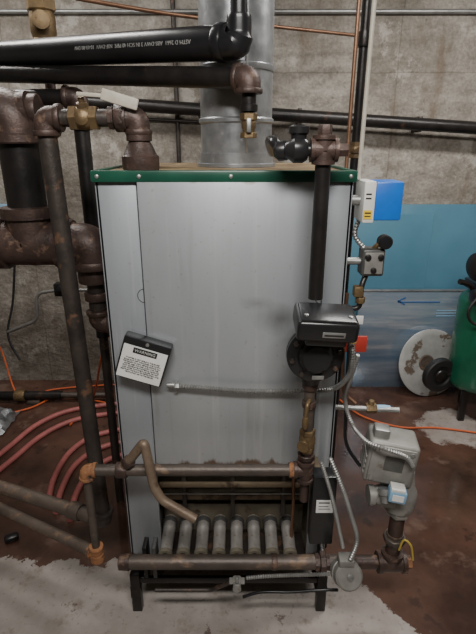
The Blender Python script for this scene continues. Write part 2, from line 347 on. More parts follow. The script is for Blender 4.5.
part(B,'burner_tray',Geo().bb(-.29,.255,1.36,1.50,.226,.238,.002),blkrust)
for x in (-.388,.318):
    g=Geo().bb(x-.02,x+.02,1.34,2.05,.115,.125,.002); g.bb(x-.02,x-.012,1.34,2.05,.07,.12,.002)
    part(B,'base_rail',g,blk,'black angle-iron rail')
    part(B,'leg',Geo().bb(x-.018,x+.018,1.34,1.372,0,.185,.003),blk)
    part(B,'leg',Geo().bb(x-.018,x+.018,2.0,2.03,0,.17,.003),blk)
part(B,'front_stretcher',Geo().bb(-.388,.318,1.345,1.36,.14,.165,.002),blk)
part(B,'front_rail_plate',Geo().bb(-.352,-.336,1.345,1.58,.165,.31,.003),blk)
part(B,'front_rail_plate',Geo().bb(-.318,-.302,1.345,1.58,.165,.31,.003),dgray)
part(B,'front_rail_plate',Geo().bb(.30,.316,1.345,1.58,.165,.30,.003),blk)
# ---------------------------------------------------------------- flue
fx=-.006; FLY=1.80
Fl=emp('flue_duct','galvanised round flue duct rising from the boiler top','duct',(fx,FLY,1.624))
r=.1245
prof=[(0,r),(.14,r),(.145,r+.006),(.155,r+.006),(.16,r),(.30,r),(.302,r+.004),(.308,r+.006),(.318,r+.006),(.322,r),(.62,r),(.625,r+.006),(.64,r+.006),(.645,r),(H-1.626,r)]
part(Fl,'duct_pipe',Geo().lathe((fx,FLY,1.624),Z,prof,40),galv)
part(Fl,'base_collar',Geo().lathe((fx,FLY,1.625),Z,[(0,r+.016),(.01,r+.016),(.012,r+.006),(.045,r+.005)],40),galv)
part(Fl,'seam',Geo().bb(fx+.03,fx+.038,FLY-r-.003,FLY-r+.008,1.67,H-.02,.001),steel)
for a in (-1.9,-1.5,-1.1):
    part(Fl,'screw',Geo().lathe((fx+(r)*math.cos(a),FLY+(r)*math.sin(a),1.624+.26),(math.cos(a),math.sin(a),0),[(0,.005),(.004,.005),(.006,.002)],8),steel)
# ---------------------------------------------------------------- overhead ABS pipes
A0=pt(239,42,1.55); AL=pt(0,55,2.12); dirA=(AL-A0).normalized(); AE=A0+dirA*2.3
D=emp('drain_pipe','thick black plastic drain pipe with upturned elbow and printed lettering','pipe',A0)
part(D,'pipe',Geo().sweep([A0+dirA*.04,AE],.0475,22),abs_)
part(D,'riser',Geo().sweep([A0+Z*.04,V((A0.x,A0.y,H))],.0245,20),abs_)
g=Geo().sweep(fillet([A0+dirA*.055,A0,A0+Z*.055],.05,10),[.050]*1+[.047]*6+[.042]*3+[.036]*3,22); g.collar(A0+dirA*.055,dirA,.053,.03).collar(A0+Z*.055,Z,.035,.025)
part(D,'elbow',g,abs_)
nrm=dirA.cross(Z).normalized()
if nrm.y>0:nrm=-nrm
text(D,'lettering','ASTM D 2661  ABS-DWV 3 IN SCH 40 PIPE  NSF-DWV  10-03-80 DW',.0165,A0+dirA*.38+nrm*.0480,dirA,-Z,gink)
C0=pt(249,78,1.55); CL=pt(0,74,2.08); dirC=(CL-C0).normalized()
D2=emp('vent_pipe','slimmer black pipe ending in brown elbow and brass threaded valve','pipe',C0)
part(D2,'pipe',Geo().sweep([C0+dirC*.03,C0+dirC*2.3],.031,20),blk)
part(D2,'elbow',Geo().elbow(C0,dirC,-Z,.029,.040),brn)
part(D2,'nipple',Geo().lathe(C0-Z*.03,-Z,[(0,.022),(.04,.022),(.042,.027),(.06,.027),(.062,.018),(.078,.018)],16),blk)
g=Geo().hexnut(C0-Z*.105,-Z,.026,.02).lathe(C0-Z*.11,-Z,[(0,.018),(.01,.022),(.025,.022),(.03,.019),(.05,.019)],16)
g.hexnut(C0-Z*.157,-Z,.025,.016)
v_=part(D2,'valve',g,brass); part(v_,'handle',Geo().box(C0-Z*.13+V((0,-.027,0)),(.014,.012,.04)),steel)
# ---------------------------------------------------------------- left supply run with valve
SY=1.44
s0=pt(45,118,SY); sx_=s0.x; sz=s0.z; sbx=pt(140,150,SY).x
S=emp('supply_pipe','dark iron standpipe beside boiler with brown elbows and tagged valve','pipe',(sx_,SY,.3))
e0=pt(104,520,SY); zb=e0.z
part(S,'standpipe',Geo().sweep([e0,(sx_,SY,sz-.02)],.0265,18),blkrust)
part(S,'elbow',Geo().elbow((sx_,SY,sz),X,-Z,.0265,.045),brn)
part(S,'crossover_pipe',Geo().sweep([(sx_+.03,SY,sz),(sbx-.03,SY,sz)],.0235,16),blkrust)
vx=pt(84,115,SY).x
g=Geo().hexnut((vx-.028,SY,sz),X,.034,.022).hexnut((vx+.028,SY,sz),X,.034,.022).lathe((vx-.03,SY,sz),X,[(0,.026),(.02,.032),(.04,.032),(.06,.026)],18).lathe((vx,SY,sz),(0,-.3,1),[(0,.016),(.04,.016),(.043,.009),(.055,.009)],14).lathe((vx,SY,sz),(0,-1,0),[(0,.02),(.03,.02),(.034,.012),(.036,.004)],14)
v_=part(S,'valve',g,brass,'aged brass ball valve')
g=Geo().box((vx+.035,SY-.03,sz+.056),(.08,.012,.010),Matrix.Rotation(math.radians(4),3,'Y'),.002)
g.box((vx+.112,SY-.042,sz+.044),(.10,.008,.030),Matrix.Rotation(math.radians(16),3,'Y'),.006,3)
part(v_,'handle',g,cream,'broad off-white tagged lever handle')
part(S,'union',Geo().union((vx+.10,SY,sz),X,.0235,.06),brn)
part(S,'elbow',Geo().elbow((sbx,SY,sz),-X,-Z,.0265,.042),brn)
g=Geo().lathe((sbx,SY,1.626),Z,[(0,.05),(.01,.053),(.04,.053),(.045,.047),(.07,.036),(.08,.030),(.082,.036),(.1,.036)],24)
part(S,'bell_reducer',g,brn,'brown bell reducer standing on boiler deck')
part(S,'nipple',Geo().sweep([(sbx,SY,1.71),(sbx,SY,sz-.02)],.024,16),blk)
pl=pt(0,487,1.62); dl=(pl-e0).normalized()
part(S,'elbow',Geo().elbow(e0,dl,Z,.0265,.045),blkrust)
ee=e0+dl*.95
part(S,'return_pipe',Geo().sweep([e0+dl*.03,ee],.0265,16),brn3,'dirty rusted return pipe')
part(S,'coupling',Geo().collar(e0+dl*.13,dl,.034,.05),brn3)
part(S,'drop_leg',Geo().tube([ee,ee+dl*.06,V(((ee+dl*.06).x,(ee+dl*.06).y,0))],.0265,.05),brn3)
# ---------------------------------------------------------------- big header far left
HY=1.72
h0=pt(18,110,HY); hx=pt(24,180,HY).x; hz=pt(30,243,HY).z; htop=h0.z
Hd=emp('header_pipe','large brown-and-black iron header with heavy tee and top elbow','pipe',(hx,HY,.0))
R=.066
part(Hd,'riser',Geo().sweep([(hx,HY,hz+.1),(hx,HY,htop-.03)],R,26),blk)
part(Hd,'elbow',Geo().elbow((hx,HY,htop-.01),-X,-Z,R,.09),brn)
part(Hd,'plug',Geo().sweep([(hx,HY,htop-.01),(hx+.06,HY,htop)],.06,20).collar((hx+.07,HY,htop),X,.05,.03),brn)
part(Hd,'tee',Geo().tee((hx,HY,hz),[X,Z,-X],R,.13),brn,'heavy brown cast tee')
ex=pt(92,250,HY).x
part(Hd,'nipple',Geo().sweep([(hx+.12,HY,hz),(ex-.05,HY,hz)],R*.98,24),brn)
part(Hd,'elbow',Geo().elbow((ex,HY,hz),-X,-Z,.06,.085),brn)
part(Hd,'drop_pipe',Geo().sweep([(ex+.0,HY,hz-.07),(ex+.0,HY,hz-.3)],.032,18),blkrust)
part(Hd,'coupling',Geo().collar((ex,HY,hz-.12),Z,.06,.05),brn); part(Hd,'coupling',Geo().collar((ex,HY,hz-.2),Z,.045,.03),brn)
part(Hd,'side_pipe',Geo().sweep([(hx-.12,HY,hz),(hx-1.3,HY,hz)],R,22),brn)
part(Hd,'side_pipe',Geo().sweep([(hx-.09,HY,htop-.01),(hx-1.3,HY,htop-.01)],R,22),blk)
part(Hd,'elbow',Geo().elbow((ex,HY,hz-.31),Z,X,.032,.05),brn)
part(Hd,'boiler_inlet',Geo().sweep([(ex+.03,HY,hz-.31),(FX0-.001,HY,hz-.31)],.032,18),blkrust)
rx=pt(86,170,1.95)
Rr=emp('riser_pipe','black vertical riser with brown collar elbow','pipe',(rx.x,1.95,0))
zt=pt(80,97,1.95).z
part(Rr,'pipe',Geo().sweep([(rx.x,1.95,.9),(rx.x,1.95,zt)],.029,18),blk)
part(Rr,'collar',Geo().collar((rx.x,1.95,zt-.1),Z,.042,.03),brn)
part(Rr,'elbow',Geo().elbow((rx.x,1.95,zt),-Z,-X,.029,.05),brn)
part(Rr,'branch',Geo().sweep([(rx.x-.03,1.95,zt),(rx.x-1.35,2.1,zt)],.029,16),blk)
part(Rr,'lower_leg',Geo().sweep([(rx.x,1.95,0),(rx.x,1.95,.9)],.02,16),blkrust)
tv=pt(43,25,2.28)
Tv=emp('gate_valve','wide aged brass fitting on a slim vertical pipe','valve',tv)
part(Tv,'pipe',Geo().sweep([tv-Z*.42,V((tv.x,tv.y,H))],.022,14),brn)
g=Geo().hexnut(tv-Z*.075,Z,.058,.04).hexnut(tv+Z*.07,Z,.06,.045).lathe(tv-Z*.06,Z,[(0,.042),(.03,.052),(.09,.052),(.12,.044)],18).lathe(tv,V((.3,-1,0)),[(0,.03),(.07,.026),(.08,.034),(.10,.034),(.105,.01)],14)
b_=part(Tv,'valve_body',g,brass); part(b_,'handle',Geo().lathe(tv+Z*.11,Z,[(0,.03),(.01,.045),(.03,.045),(.04,.03)],8),brass)
part(Tv,'elbow',Geo().elbow(tv-Z*.42,Z,-X,.022,.04),brn)
part(Tv,'branch',Geo().sweep([tv-Z*.42-X*.03,tv-Z*.42-X*1.1],.022,14),blk)
# ---------------------------------------------------------------- rusted equaliser line
EY=1.28
we=pt(86,470,EY); ez2=we.z; wx=.218
E=emp('equaliser_pipe','brown iron pipe across the front with bright orange rusted elbows','pipe',(we.x,EY,.3))
part(E,'cross_pipe',Geo().sweep([we+X*.03,V((wx-.03,EY,ez2))],.0195,16),brn2)
part(E,'elbow',Geo().elbow(we,X,-Z,.0175,.032),orust,'orange rusted elbow')
lz=pt(95,553,EY).z
part(E,'drop_pipe',Geo().sweep([we-Z*.03,V((we.x,EY,lz+.03))],.0135,16),brn2)
p2=V((we.x,EY,lz)); q2=pt(0,508,1.5); d2=(q2-p2).normalized()
part(E,'elbow',Geo().elbow(p2,Z,d2,.0175,.030).collar(p2-Z*.016,Z,.024,.03),orust,'orange rusted elbow')
e2=p2+d2*.9
part(E,'return_pipe',Geo().sweep([p2+d2*.03,e2],.0195,16),brn3,'dirty rusted return pipe')
part(E,'drop_leg',Geo().tube([e2,e2+d2*.05,V(((e2+d2*.05).x,(e2+d2*.05).y,0))],.0195,.05),brn3)
part(E,'tee',Geo().tee((wx,EY,ez2),[-X,Z,-Z],.020,.038),brn,'rusted tee')
part(E,'rust_bushing',Geo().collar((wx-.045,EY,ez2),X,.025,.016),orust)
part(E,'stub',Geo().sweep([(wx,EY,ez2-.03),(wx,EY,ez2-.12)],.014,14),brn)
ht=pt(122,471,EY)
part(E,'saddle',Geo().collar((ht.x,EY,ez2),X,.026,.035),brn)
bp=[V((ht.x,EY,ez2)),pt(144,442,1.245),pt(154,487,1.23),pt(162,500,1.22),pt(195,519,1.20)]
fb=fillet(bp,.018)
g=Geo().sweep(fb,.0150,16,cap=False)
dd=(fb[-1]-fb[-2]).normalized(); g.lathe(fb[-1]-dd*.002,dd,[(0,.0150),(.003,.016),(.004,.012),(.0,.0105),(-.03,.0105)],16,cap=False)
part(E,'vent_tube',g,tanp,'bent tan open-ended tube')
part(E,'vent_union',Geo().collar(bp[0].lerp(bp[1],.3),bp[1]-bp[0],.021,.02),brn)
# ---------------------------------------------------------------- water column
Wc=emp('water_column','black vertical pipe with rusted cross fitting and brass lower valves','pipe',(wx,EY,.7))
ztop=pt(318,150,EY).z
part(Wc,'upper_pipe',Geo().sweep([(wx,EY,1.29),(wx,EY,ztop-.02)],.0205,18),blk)
part(Wc,'cross_fitting',Geo().tee((wx,EY,ztop),[Z,-Z,-X,X],.021,.035),brn,'brown cast cross fitting')
part(Wc,'plug',Geo().hexnut((wx,EY,ztop+.045),Z,.018,.03),brn); part(Wc,'plug',Geo().hexnut((wx+.045,EY,ztop),X,.018,.03),brn)
g=Geo().sweep([(wx-.03,EY,ztop),(wx-.045,EY,ztop)],.016,12).lathe((wx-.042,EY,ztop),-X,[(0,.024),(.012,.032),(.035,.032),(.045,.024),(.055,.02),(.06,.012)],18)
g.lathe((wx-.065,EY,ztop+.01),Z,[(0,.018),(.025,.02),(.03,.026),(.045,.026),(.05,.016)],16)
g.lathe((wx-.085,EY+.01,ztop),V((-1,.4,-.1)),[(0,.02),(.01,.025),(.03,.025),(.04,.016)],16)
part(Wc,'drain_cock',g,blkp,'bulky rounded black drain cock')
g=Geo().sweep(smooth_path([V((wx-.11,EY+.02,ztop)),V((wx-.125,EY+.04,ztop+.02)),V((wx-.13,EY+.12,ztop+.02)),V((wx-.11,EY+.3,ztop-.01))]),.014,10); part(Wc,'tubing',g,blkp)
zl=pt(311,440,EY).z
part(Wc,'lower_pipe',Geo().sweep([(wx,EY,ez2+.03),(wx,EY,1.10)],.0165,16),brn2)
zc=pt(308,398,EY).z
part(Wc,'coupling',Geo().collar((wx,EY,zc+.045),Z,.024,.022),brn); part(Wc,'coupling',Geo().collar((wx,EY,zc-.02),Z,.022,.02),brn)
g=Geo().hexnut((wx,EY,zl+.03),Z,.025,.02).hexnut((wx,EY,zl-.03),Z,.025,.02).lathe((wx,EY,zl-.03),Z,[(0,.020),(.02,.026),(.04,.026),(.06,.020)],16).lathe((wx,EY,zl),(-.5,-1,0),[(0,.014),(.032,.013),(.036,.019),(.043,.019)],12)
v_=part(Wc,'valve',g,brass,'aged brass valve')
g=Geo().tube([V((wx,EY-.01,zc)),V((wx-.012,EY-.04,zc)),V((wx-.016,EY-.045,zc-.05))],.006,.01,10).lathe((wx-.016,EY-.045,zc-.04),-Z,[(0,.008),(.01,.010),(.03,.010),(.04,.006)],10); part(Wc,'drain_bib',g,brass)
part(Wc,'union',Geo().union((wx,EY,(zl+ez2)/2-.002),Z,.0165,.04),brn)
LZ=pt(317,357,1.22).z; lx=pt(316,357,1.22).x
Lw=emp('low_water_cutoff','black cast float control with boxy head and bolted round flange','boiler control',(lx,EY,LZ-.08))
g=Geo().lathe((lx,EY+.06,LZ),-Y_,[(0,.04),(.02,.055),(.075,.062),(.078,.080),(.092,.082),(.096,.078),(.097,.082),(.110,.082),(.113,.076),(.116,.052),(.13,.048),(.14,.038),(.143,.01)],34)
g.lathe((wx,EY,LZ+.05),Z,[(0,.035),(.05,.034),(.07,.03)],20).lathe((wx,EY,LZ-.05),-Z,[(0,.04),(.04,.034),(.06,.026)],20)
cs=part(Lw,'float_chamber',g,blkp)
for i in range(8):
    a=i*math.pi/4+.2
    part(cs,'bolt',Geo().hexnut((lx+.068*math.cos(a),EY-.052,LZ+.068*math.sin(a)),-Y_,.0075,.02),blkrust)
part(Lw,'data_tag',Geo().box((lx+.008,EY-.066,LZ-.062),(.034,.003,.012),None,.001),steel)
hc=pt(325,322,1.2); rot=Matrix.Rotation(math.radians(3),3,'Y')@Matrix.Rotation(math.radians(10),3,'X')
g=Geo().box(hc,(.162,.12,.06),rot,.012,3); g.box(hc+rot@V((0,-.004,.028)),(.146,.102,.014),rot,.006,2)
g.box(hc+V((0,.0,-.036)),(.11,.08,.03),rot,.005)
hd=part(Lw,'switch_head',g,blkp,'glossy black switch housing')
part(hd,'nameplate',Geo().box(hc+rot@V((.015,-.061,-.004)),(.06,.003,.016),rot,.001),steel)
part(hd,'nameplate_print',Geo().box(hc+rot@V((.015,-.063,-.004)),(.05,.002,.004),rot,0),ink)
for dx in (-.058,.058):
    part(hd,'screw',Geo().lathe(hc+rot@V((dx,-.03,.035)),rot@Z,[(0,.006),(.003,.006),(.004,.003)],8),steel)
yt=pt(352,338,1.22); part(Lw,'conduit_connector',Geo().box(yt,(.02,.03,.03),None,.003),steel)
part(Lw,'caution_sticker',Geo().box(yt+V((-.001,-.016,0)),(.018,.002,.018),None,0),yellow)
Fc=emp('flexible_conduit','ridged metal conduit crossing the panel up to the float control','conduit',pt(245,391,1.36))
g=Geo().flex([pt(176,386,1.365),pt(205,388,1.36),pt(245,391,1.36),pt(300,391,1.355),pt(332,389,1.33),pt(348,377,1.27),pt(352,360,1.235),pt(352,344,1.225)],.0072,.2)
part(Fc,'conduit',g,steel); part(Fc,'connector',Geo().hexnut(pt(177,386,1.365),X,.012,.016).collar(pt(171,385,1.367),X,.009,.025),steel)
part(Fc,'strap',Geo().box(pt(176,387,1.378),(.01,.012,.04),None,.002),steel)
sc=pt(144,359,1.36); rot=Matrix.Rotation(math.radians(18),3,'Y')
Sg=emp('warning_sign_box','tilted black-edged tag box with white printed card','sign',sc)
fr=rot@V((0,-1,0)); ri=rot@X; up=rot@Z
part(Sg,'housing',Geo().box(sc,(.150,.045,.142),rot,.006),blkp)
part(Sg,'card',Geo().box(sc+fr*.0235-up*.010,(.138,.002,.112),rot,.0),paper)
part(Sg,'heading_band',Geo().box(sc+fr*.0245+up*.033,(.075,.002,.018),rot,0),ink)
text(Sg,'card_heading','WARNING',.0135,sc+fr*.0262+up*.033,ri,up,wink)
text(Sg,'card_text','IF WATER IS NOT VISIBLE IN THE GAUGE\nGLASS SHUT OFF THE BURNER AND ALLOW\nTHE BOILER TO COOL BEFORE ADDING ANY\nWATER. KEEP THE AREA CLEAR AND FREE\nFROM COMBUSTIBLE MATERIALS, GASOLINE\nAND OTHER FLAMMABLE LIQUIDS. DO NOT\nOBSTRUCT THE FLOW OF COMBUSTION AND\nVENTILATION AIR TO THE BOILER.',.0058,sc+fr*.0255-up*.020,ri,up,ink,space=1.2)
part(Sg,'screw',Geo().lathe(sc+fr*.022+up*.060,fr,[(0,.006),(.003,.006),(.004,.003)],10),steel)
# ---------------------------------------------------------------- gas manifold
GY=1.30; gz=pt(250,562,GY).z; gx0=pt(122,562,GY).x; gx1=pt(391,562,GY).x
G=emp('gas_manifold','heavy dark gas manifold pipe feeding the burners','pipe',((gx0+gx1)/2,GY,gz))
mf=part(G,'pipe',Geo().sweep([(gx0+.01,GY,gz),(.36,GY,gz)],.0255,20),brn2)
for i in range(8):
    part(mf,'orifice',Geo().lathe((x0+pitch*i,1.318,gz),(0,1,-.3),[(0,.010),(.008,.011),(.02,.011),(.026,.008)],6),blkrust)
part(G,'end_cap',Geo().lathe((gx0-.012,GY,gz),X,[(0,.018),(.004,.027),(.035,.029),(.04,.029),(.041,.024)],18),brn)
part(G,'coupling',Geo().collar((.13,GY,gz),X,.0285,.02),brn)
part(G,'union',Geo().union((.30,GY,gz),X,.023,.05),brn)
part(G,'inlet_pipe',Geo().sweep([(.36,GY,gz),(gx1-.02,GY,gz)],.024,18),brn)
part(G,'coupling',Geo().collar((.40,GY,gz),X,.033,.035),brn)
part(G,'tee',Geo().tee((gx1,GY,gz),[-X,Z,X],.027,.05),brn,'brown cast tee')
part(G,'drip_plug',Geo().hexnut((gx1+.055,GY,gz),X,.024,.03),orust)
part(G,'riser',Geo().sweep([(gx1,GY,gz+.03),(gx1,GY,.54)],.025,16),brn)
part(G,'coupling',Geo().union((gx1,GY,gz+.11),Z,.023,.045),brn2)
vc=pt(389,455,1.33)
Gv=emp('gas_valve','dirty grey motorised gas valve with ribbed housing and blue actuator','valve',(gx1,GY,.53))
rot=Matrix.Rotation(math.radians(6),3,'Y')@Matrix.Rotation(math.radians(-10),3,'Z')
g=Geo().box(vc,(.156,.12,.155),rot,.012,3); g.box(vc+rot@V((0,-.055,0)),(.138,.02,.136),rot,.006)
for q in (-.05,-.03,-.01,.01): g.box(vc+rot@V((-.078,.0,q)),(.008,.1,.008),rot,.002)
hs=part(Gv,'housing',g,gray,'dull grey cast housing')
for dx in (-.055,.055):
    for dz in (-.055,.055):
        part(hs,'screw',Geo().lathe(vc+rot@V((dx,-.064,dz)),-Y_,[(0,.008),(.004,.008),(.006,.003)],8),steel)
part(hs,'data_plate',Geo().box(vc+rot@V((.005,-.066,.01)),(.06,.002,.05),rot,0),dgray)
g=Geo().lathe((gx1,GY+.01,.525),Z,[(0,.032),(.01,.05),(.03,.055),(.08,.055),(.10,.045),(.16,.038)],20); g.hexnut((gx1,GY,.525),Z,.038,.03).lathe((gx1-.03,GY,.59),-X,[(0,.045),(.03,.04),(.06,.028),(.062,.034),(.08,.034)],16)
part(Gv,'valve_body',g,gray)
part(Gv,'terminal_cover',Geo().box(vc+V((-.035,0,.09)),(.05,.05,.04),rot,.006),steel)
ac=pt(397,494,1.235); a_=part(Gv,'actuator',Geo().box(ac,(.055,.045,.042),rot,.006),lblue,'light blue actuator block')
part(a_,'actuator_cap',Geo().box(ac+Z*.024,(.045,.04,.012),rot,.003),white); part(a_,'label',Geo().box(ac+rot@V((0,-.0235,0)),(.035,.002,.022),rot,0),paper)
part(Gv,'bonnet',Geo().lathe(vc+V((-.02,-.06,-.085)),V((0,-.5,-1)),[(0,.024),(.02,.024),(.025,.018),(.045,.018)],14),steel)
g=Geo().flex([pt(399,550,1.262),pt(404,540,1.255),pt(411,546,1.245),pt(413,560,1.245)],.0035,0); thing('gas_tube',g,dyellow,'small yellow looped tube by the gas tee','tube')
g=Geo().flex([pt(413,467,1.235),pt(406,457,1.235),pt(385,449,1.235),pt(366,441,1.28),pt(352,424,1.36),pt(345,400,1.36),pt(350,380,1.28),pt(358,355,1.25)],.0065)
thing('flexible_conduit',g,steel,'ridged metal conduit looping from the gas valve','conduit')
g=Geo().flex([pt(330,458,1.25),pt(341,485,1.23),pt(351,515,1.22),pt(357,540,1.215),pt(350,560,1.20)],.0068)
thing('flexible_conduit',g,steel,'ridged metal conduit curving down to the round motor','conduit')
g=Geo().flex([pt(321,462,1.235),pt(330,490,1.225),pt(337,520,1.215),pt(343,548,1.20)],.006)
thing('flexible_conduit',g,steel,'ridged metal conduit hanging beside the pilot control','conduit')
g=Geo().flex([pt(338,590,1.25),pt(320,590,1.25),pt(290,592,1.26),pt(262,592,1.27),pt(243,597,1.27)],.0055,0)
thing('flexible_conduit',g,blkp,'thin dark conduit below the manifold','conduit')
mc=pt(346,573,1.22); md=V((.12,-1,.55)).normalized()
Mo=emp('damper_motor','chunky round silver motor can with conduit joint','motor',mc-Z*.04)
mo_=part(Mo,'can',Geo().lathe(mc-md*.035,md,[(0,.040),(.006,.047),(.03,.047),(.032,.050),(.038,.050),(.04,.047),(.068,.047),(.075,.040),(.077,.02)],28),gray)
part(mo_,'cap_screw',Geo().lathe(mc+md*.040,md,[(0,.012),(.006,.012),(.008,.006)],8),steel)
part(Mo,'junction',Geo().box(mc+V((-.005,.0,.058)),(.05,.045,.03),None,.005),gray)
part(Mo,'mounting_arm',Geo().sweep([mc+Y_*.03,V((mc.x,GY-.01,gz))],.012,10),gray)
P_=emp('pilot_line','slim grey pilot gas line with small valve below the manifold','pipe',pt(237,581,1.26))
pa=pt(246,578,1.26); pb=pt(330,574,1.24)
part(P_,'tube',Geo().flex([pa,pa.lerp(pb,.3)+Z*.004,pb],.0065),steel)
vb=pt(237,581,1.26)
g=Geo().box(vb,(.03,.028,.026),None,.005).lathe(vb,-Y_,[(0,.012),(.025,.012),(.027,.015),(.034,.015)],12).lathe(vb-Z*.01,-Z,[(0,.012),(.03,.010)],10).hexnut(vb+X*.02,X,.012,.014).hexnut(vb-X*.02,X,.012,.014)
v_=part(P_,'valve',g,gray); part(v_,'knob',Geo().box(vb+V((0,-.018,.022)),(.012,.012,.03),None,.003),steel)
part(P_,'tail_pipe',Geo().tube([pt(155,590,1.30),pt(212,590,1.30),vb-X*.03-Z*.008,vb-X*.02],.0075,.02),blkrust)
k=pt(322,500,1.28)
K=emp('pilot_control','black control box with white label in front of the leg','boiler control',V((k.x,1.28,.35)))
z0=pt(322,545,1.28).z; z1=pt(322,474,1.28).z
part(K,'housing',Geo().bb(k.x-.036,k.x+.042,1.262,1.318,z0+.02,z1,.005),blkp)
part(K,'label',Geo().bb(k.x-.022,k.x+.034,1.2595,1.2625,k.z-.035,k.z+.015,0),paper)
part(K,'print',Geo().bb(k.x-.014,k.x+.022,1.2588,1.2596,k.z+.004,k.z+.008,0).bb(k.x-.014,k.x+.018,1.2588,1.2596,k.z-.010,k.z-.008,0).bb(k.x-.014,k.x+.024,1.2588,1.2596,k.z-.020,k.z-.018,0),ink)
part(K,'bracket',Geo().bb(k.x-.02,k.x+.0,1.318,1.40,z1-.06,z1-.02,.002),tan)
# ---------------------------------------------------------------- right side controls
cc=pt(380,200,1.47)
Cb=emp('aquastat','blue control box with white cover and yellow sticker','boiler control',cc-Z*.06)
part(Cb,'housing',Geo().bb(cc.x-.026,cc.x+.056,1.43,1.53,cc.z-.056,cc.z+.056,.006),blue)
part(Cb,'cover',Geo().bb(cc.x-.062,cc.x-.027,1.42,1.53,cc.z-.062,cc.z+.058,.005),white)
part(Cb,'sticker',Geo().bb(cc.x-.059,cc.x-.034,1.4185,1.4205,cc.z-.05,cc.z-.024,0),yellow)
part(Cb,'print',Geo().bb(cc.x-.056,cc.x-.038,1.4178,1.4186,cc.z-.034,cc.z-.030,0).bb(cc.x-.056,cc.x-.038,1.4178,1.4186,cc.z-.043,cc.z-.040,0).bb(cc.x-.056,cc.x-.04,1.4185,1.4205,cc.z+.02,cc.z+.024,0).bb(cc.x-.056,cc.x-.04,1.4185,1.4205,cc.z+.008,cc.z+.012,0),ink)
part(Cb,'nipple',Geo().sweep([(FX1,1.47,cc.z),(cc.x-.055,1.47,cc.z)],.016,12),steel)
jc=pt(371,261,1.5)
J=emp('junction_box','grey pressure switch box with round black gauge','boiler control',jc-Z*.05)
part(J,'housing',Geo().box(jc,(.072,.06,.088),None,.008,3),dgray)
part(J,'cover',Geo().box(jc+V((0,-.032,0)),(.058,.008,.07),None,.003),gray)
for dx,dz in ((-.02,.02),(.02,.02),(0,-.022)):
    part(J,'knob',Geo().lathe(jc+V((dx,-.034,dz)),-Y_,[(0,.01),(.008,.009),(.01,.004)],12),blk)
gc=pt(385,242,1.47); part(J,'gauge',Geo().lathe(gc+Y_*.02,-Y_,[(0,.018),(.004,.022),(.03,.022),(.033,.019),(.034,.01)],20),blkp)
part(J,'gauge_stem',Geo().tube([gc+Y_*.01,gc+V((-.02,.01,-.01)),jc+Z*.03],.008,.01,8),brass)
part(J,'nipple',Geo().sweep([(FX1,1.5,jc.z),(jc.x-.03,1.5,jc.z)],.012,12),steel)
kz=pt(361,291,1.48)
g=Geo().box(kz+V((-.01,0,.0)),(.03,.03,.036),None,.005).hexnut(kz+V((.0,0,-.03)),Z,.016,.02); part(J,'shutoff_cock',g,brass)
part(J,'siphon',Geo().tube([jc-Z*.04+X*-.01,kz+Z*.02,kz-Z*.06,V((FX1,1.48,kz.z-.06))],.009,.02,10),blk)
g=Geo().flex([V((cc.x-.05,1.5,cc.z-.06)),V((cc.x-.06,1.5,cc.z-.11)),V((jc.x-.03,1.5,jc.z+.045))],.0075)
thing('flexible_conduit',g,steel,'short conduit between blue box and grey switch','conduit')
g=Geo().tube([V((.350,1.46,1.25)),V((.352,1.46,1.05)),V((.358,1.44,.9)),V((.40,1.42,.87))],.006,.05,8); thing('copper_tube',g,copper,'thin copper tube down the cabinet edge','tube')
g=Geo().tube([V((.362,1.43,1.17)),V((.364,1.42,.95)),V((.37,1.40,.72)),V((.42,1.36,.66))],.006,.05,8); thing('gas_tube',g,blkp,'thin dark tube down the cabinet edge','tube')
rd=pt(363,344,1.46); thing('warning_label_plate',Geo().bb(FX1+.001,rd.x+.012,rd.y-.005,rd.y+.005,rd.z-.028,rd.z+.028,.002),red,'small red plate fixed to the cabinet edge','sign')
wt=pt(360,320,1.45); thing('label_tag',Geo().bb(FX1+.001,wt.x+.010,wt.y-.003,wt.y+.003,wt.z-.014,wt.z+.014,.001),paper,'small white tag fixed to the cabinet edge','label')
q0=pt(356,407,1.42); q1=pt(399,410,1.40)
Q=emp('gas_cock','small horizontal valve with light blue tip','valve',q0)
part(Q,'pipe',Geo().sweep([V((FX1,1.42,q0.z)),q1],.009,12),steel)
part(Q,'body',Geo().hexnut(q0.lerp(q1,.35),X,.018,.035).lathe(q0.lerp(q1,.35),Z,[(0,.011),(.026,.011),(.03,.008)],10),brass)
part(Q,'tip',Geo().lathe(q0.lerp(q1,.45),X,[(0,.013),(.03,.013),(.05,.01)],12),lblue)
thing('electrical_conduit',Geo().sweep([V((.366,1.50,cc.z+.06)),V((.372,1.50,H))],.0065,12),cream,'off-white vertical conduit above the blue control box','conduit')
thing('copper_pipe',Geo().sweep([V((.338,1.56,1.30)),V((.342,1.56,H))],.006,10),copper,'slim vertical copper pipe at cabinet side','pipe')
bxp=pt(360,90,1.66)
Bp=emp('gas_supply_pipe','black vertical iron pipe with coupling','pipe',V((bxp.x,1.66,0)))
part(Bp,'pipe',Geo().sweep([V((bxp.x,1.66,.0)),V((bxp.x,1.66,H))],.014,14),blk)
part(Bp,'coupling',Geo().collar((bxp.x,1.66,2.0),Z,.021,.04),blk)
cpz=V((bxp.x,1.66,pt(355,150,1.66).z)); part(Bp,'fitting',Geo().union(cpz,Z,.014,.05),brass)
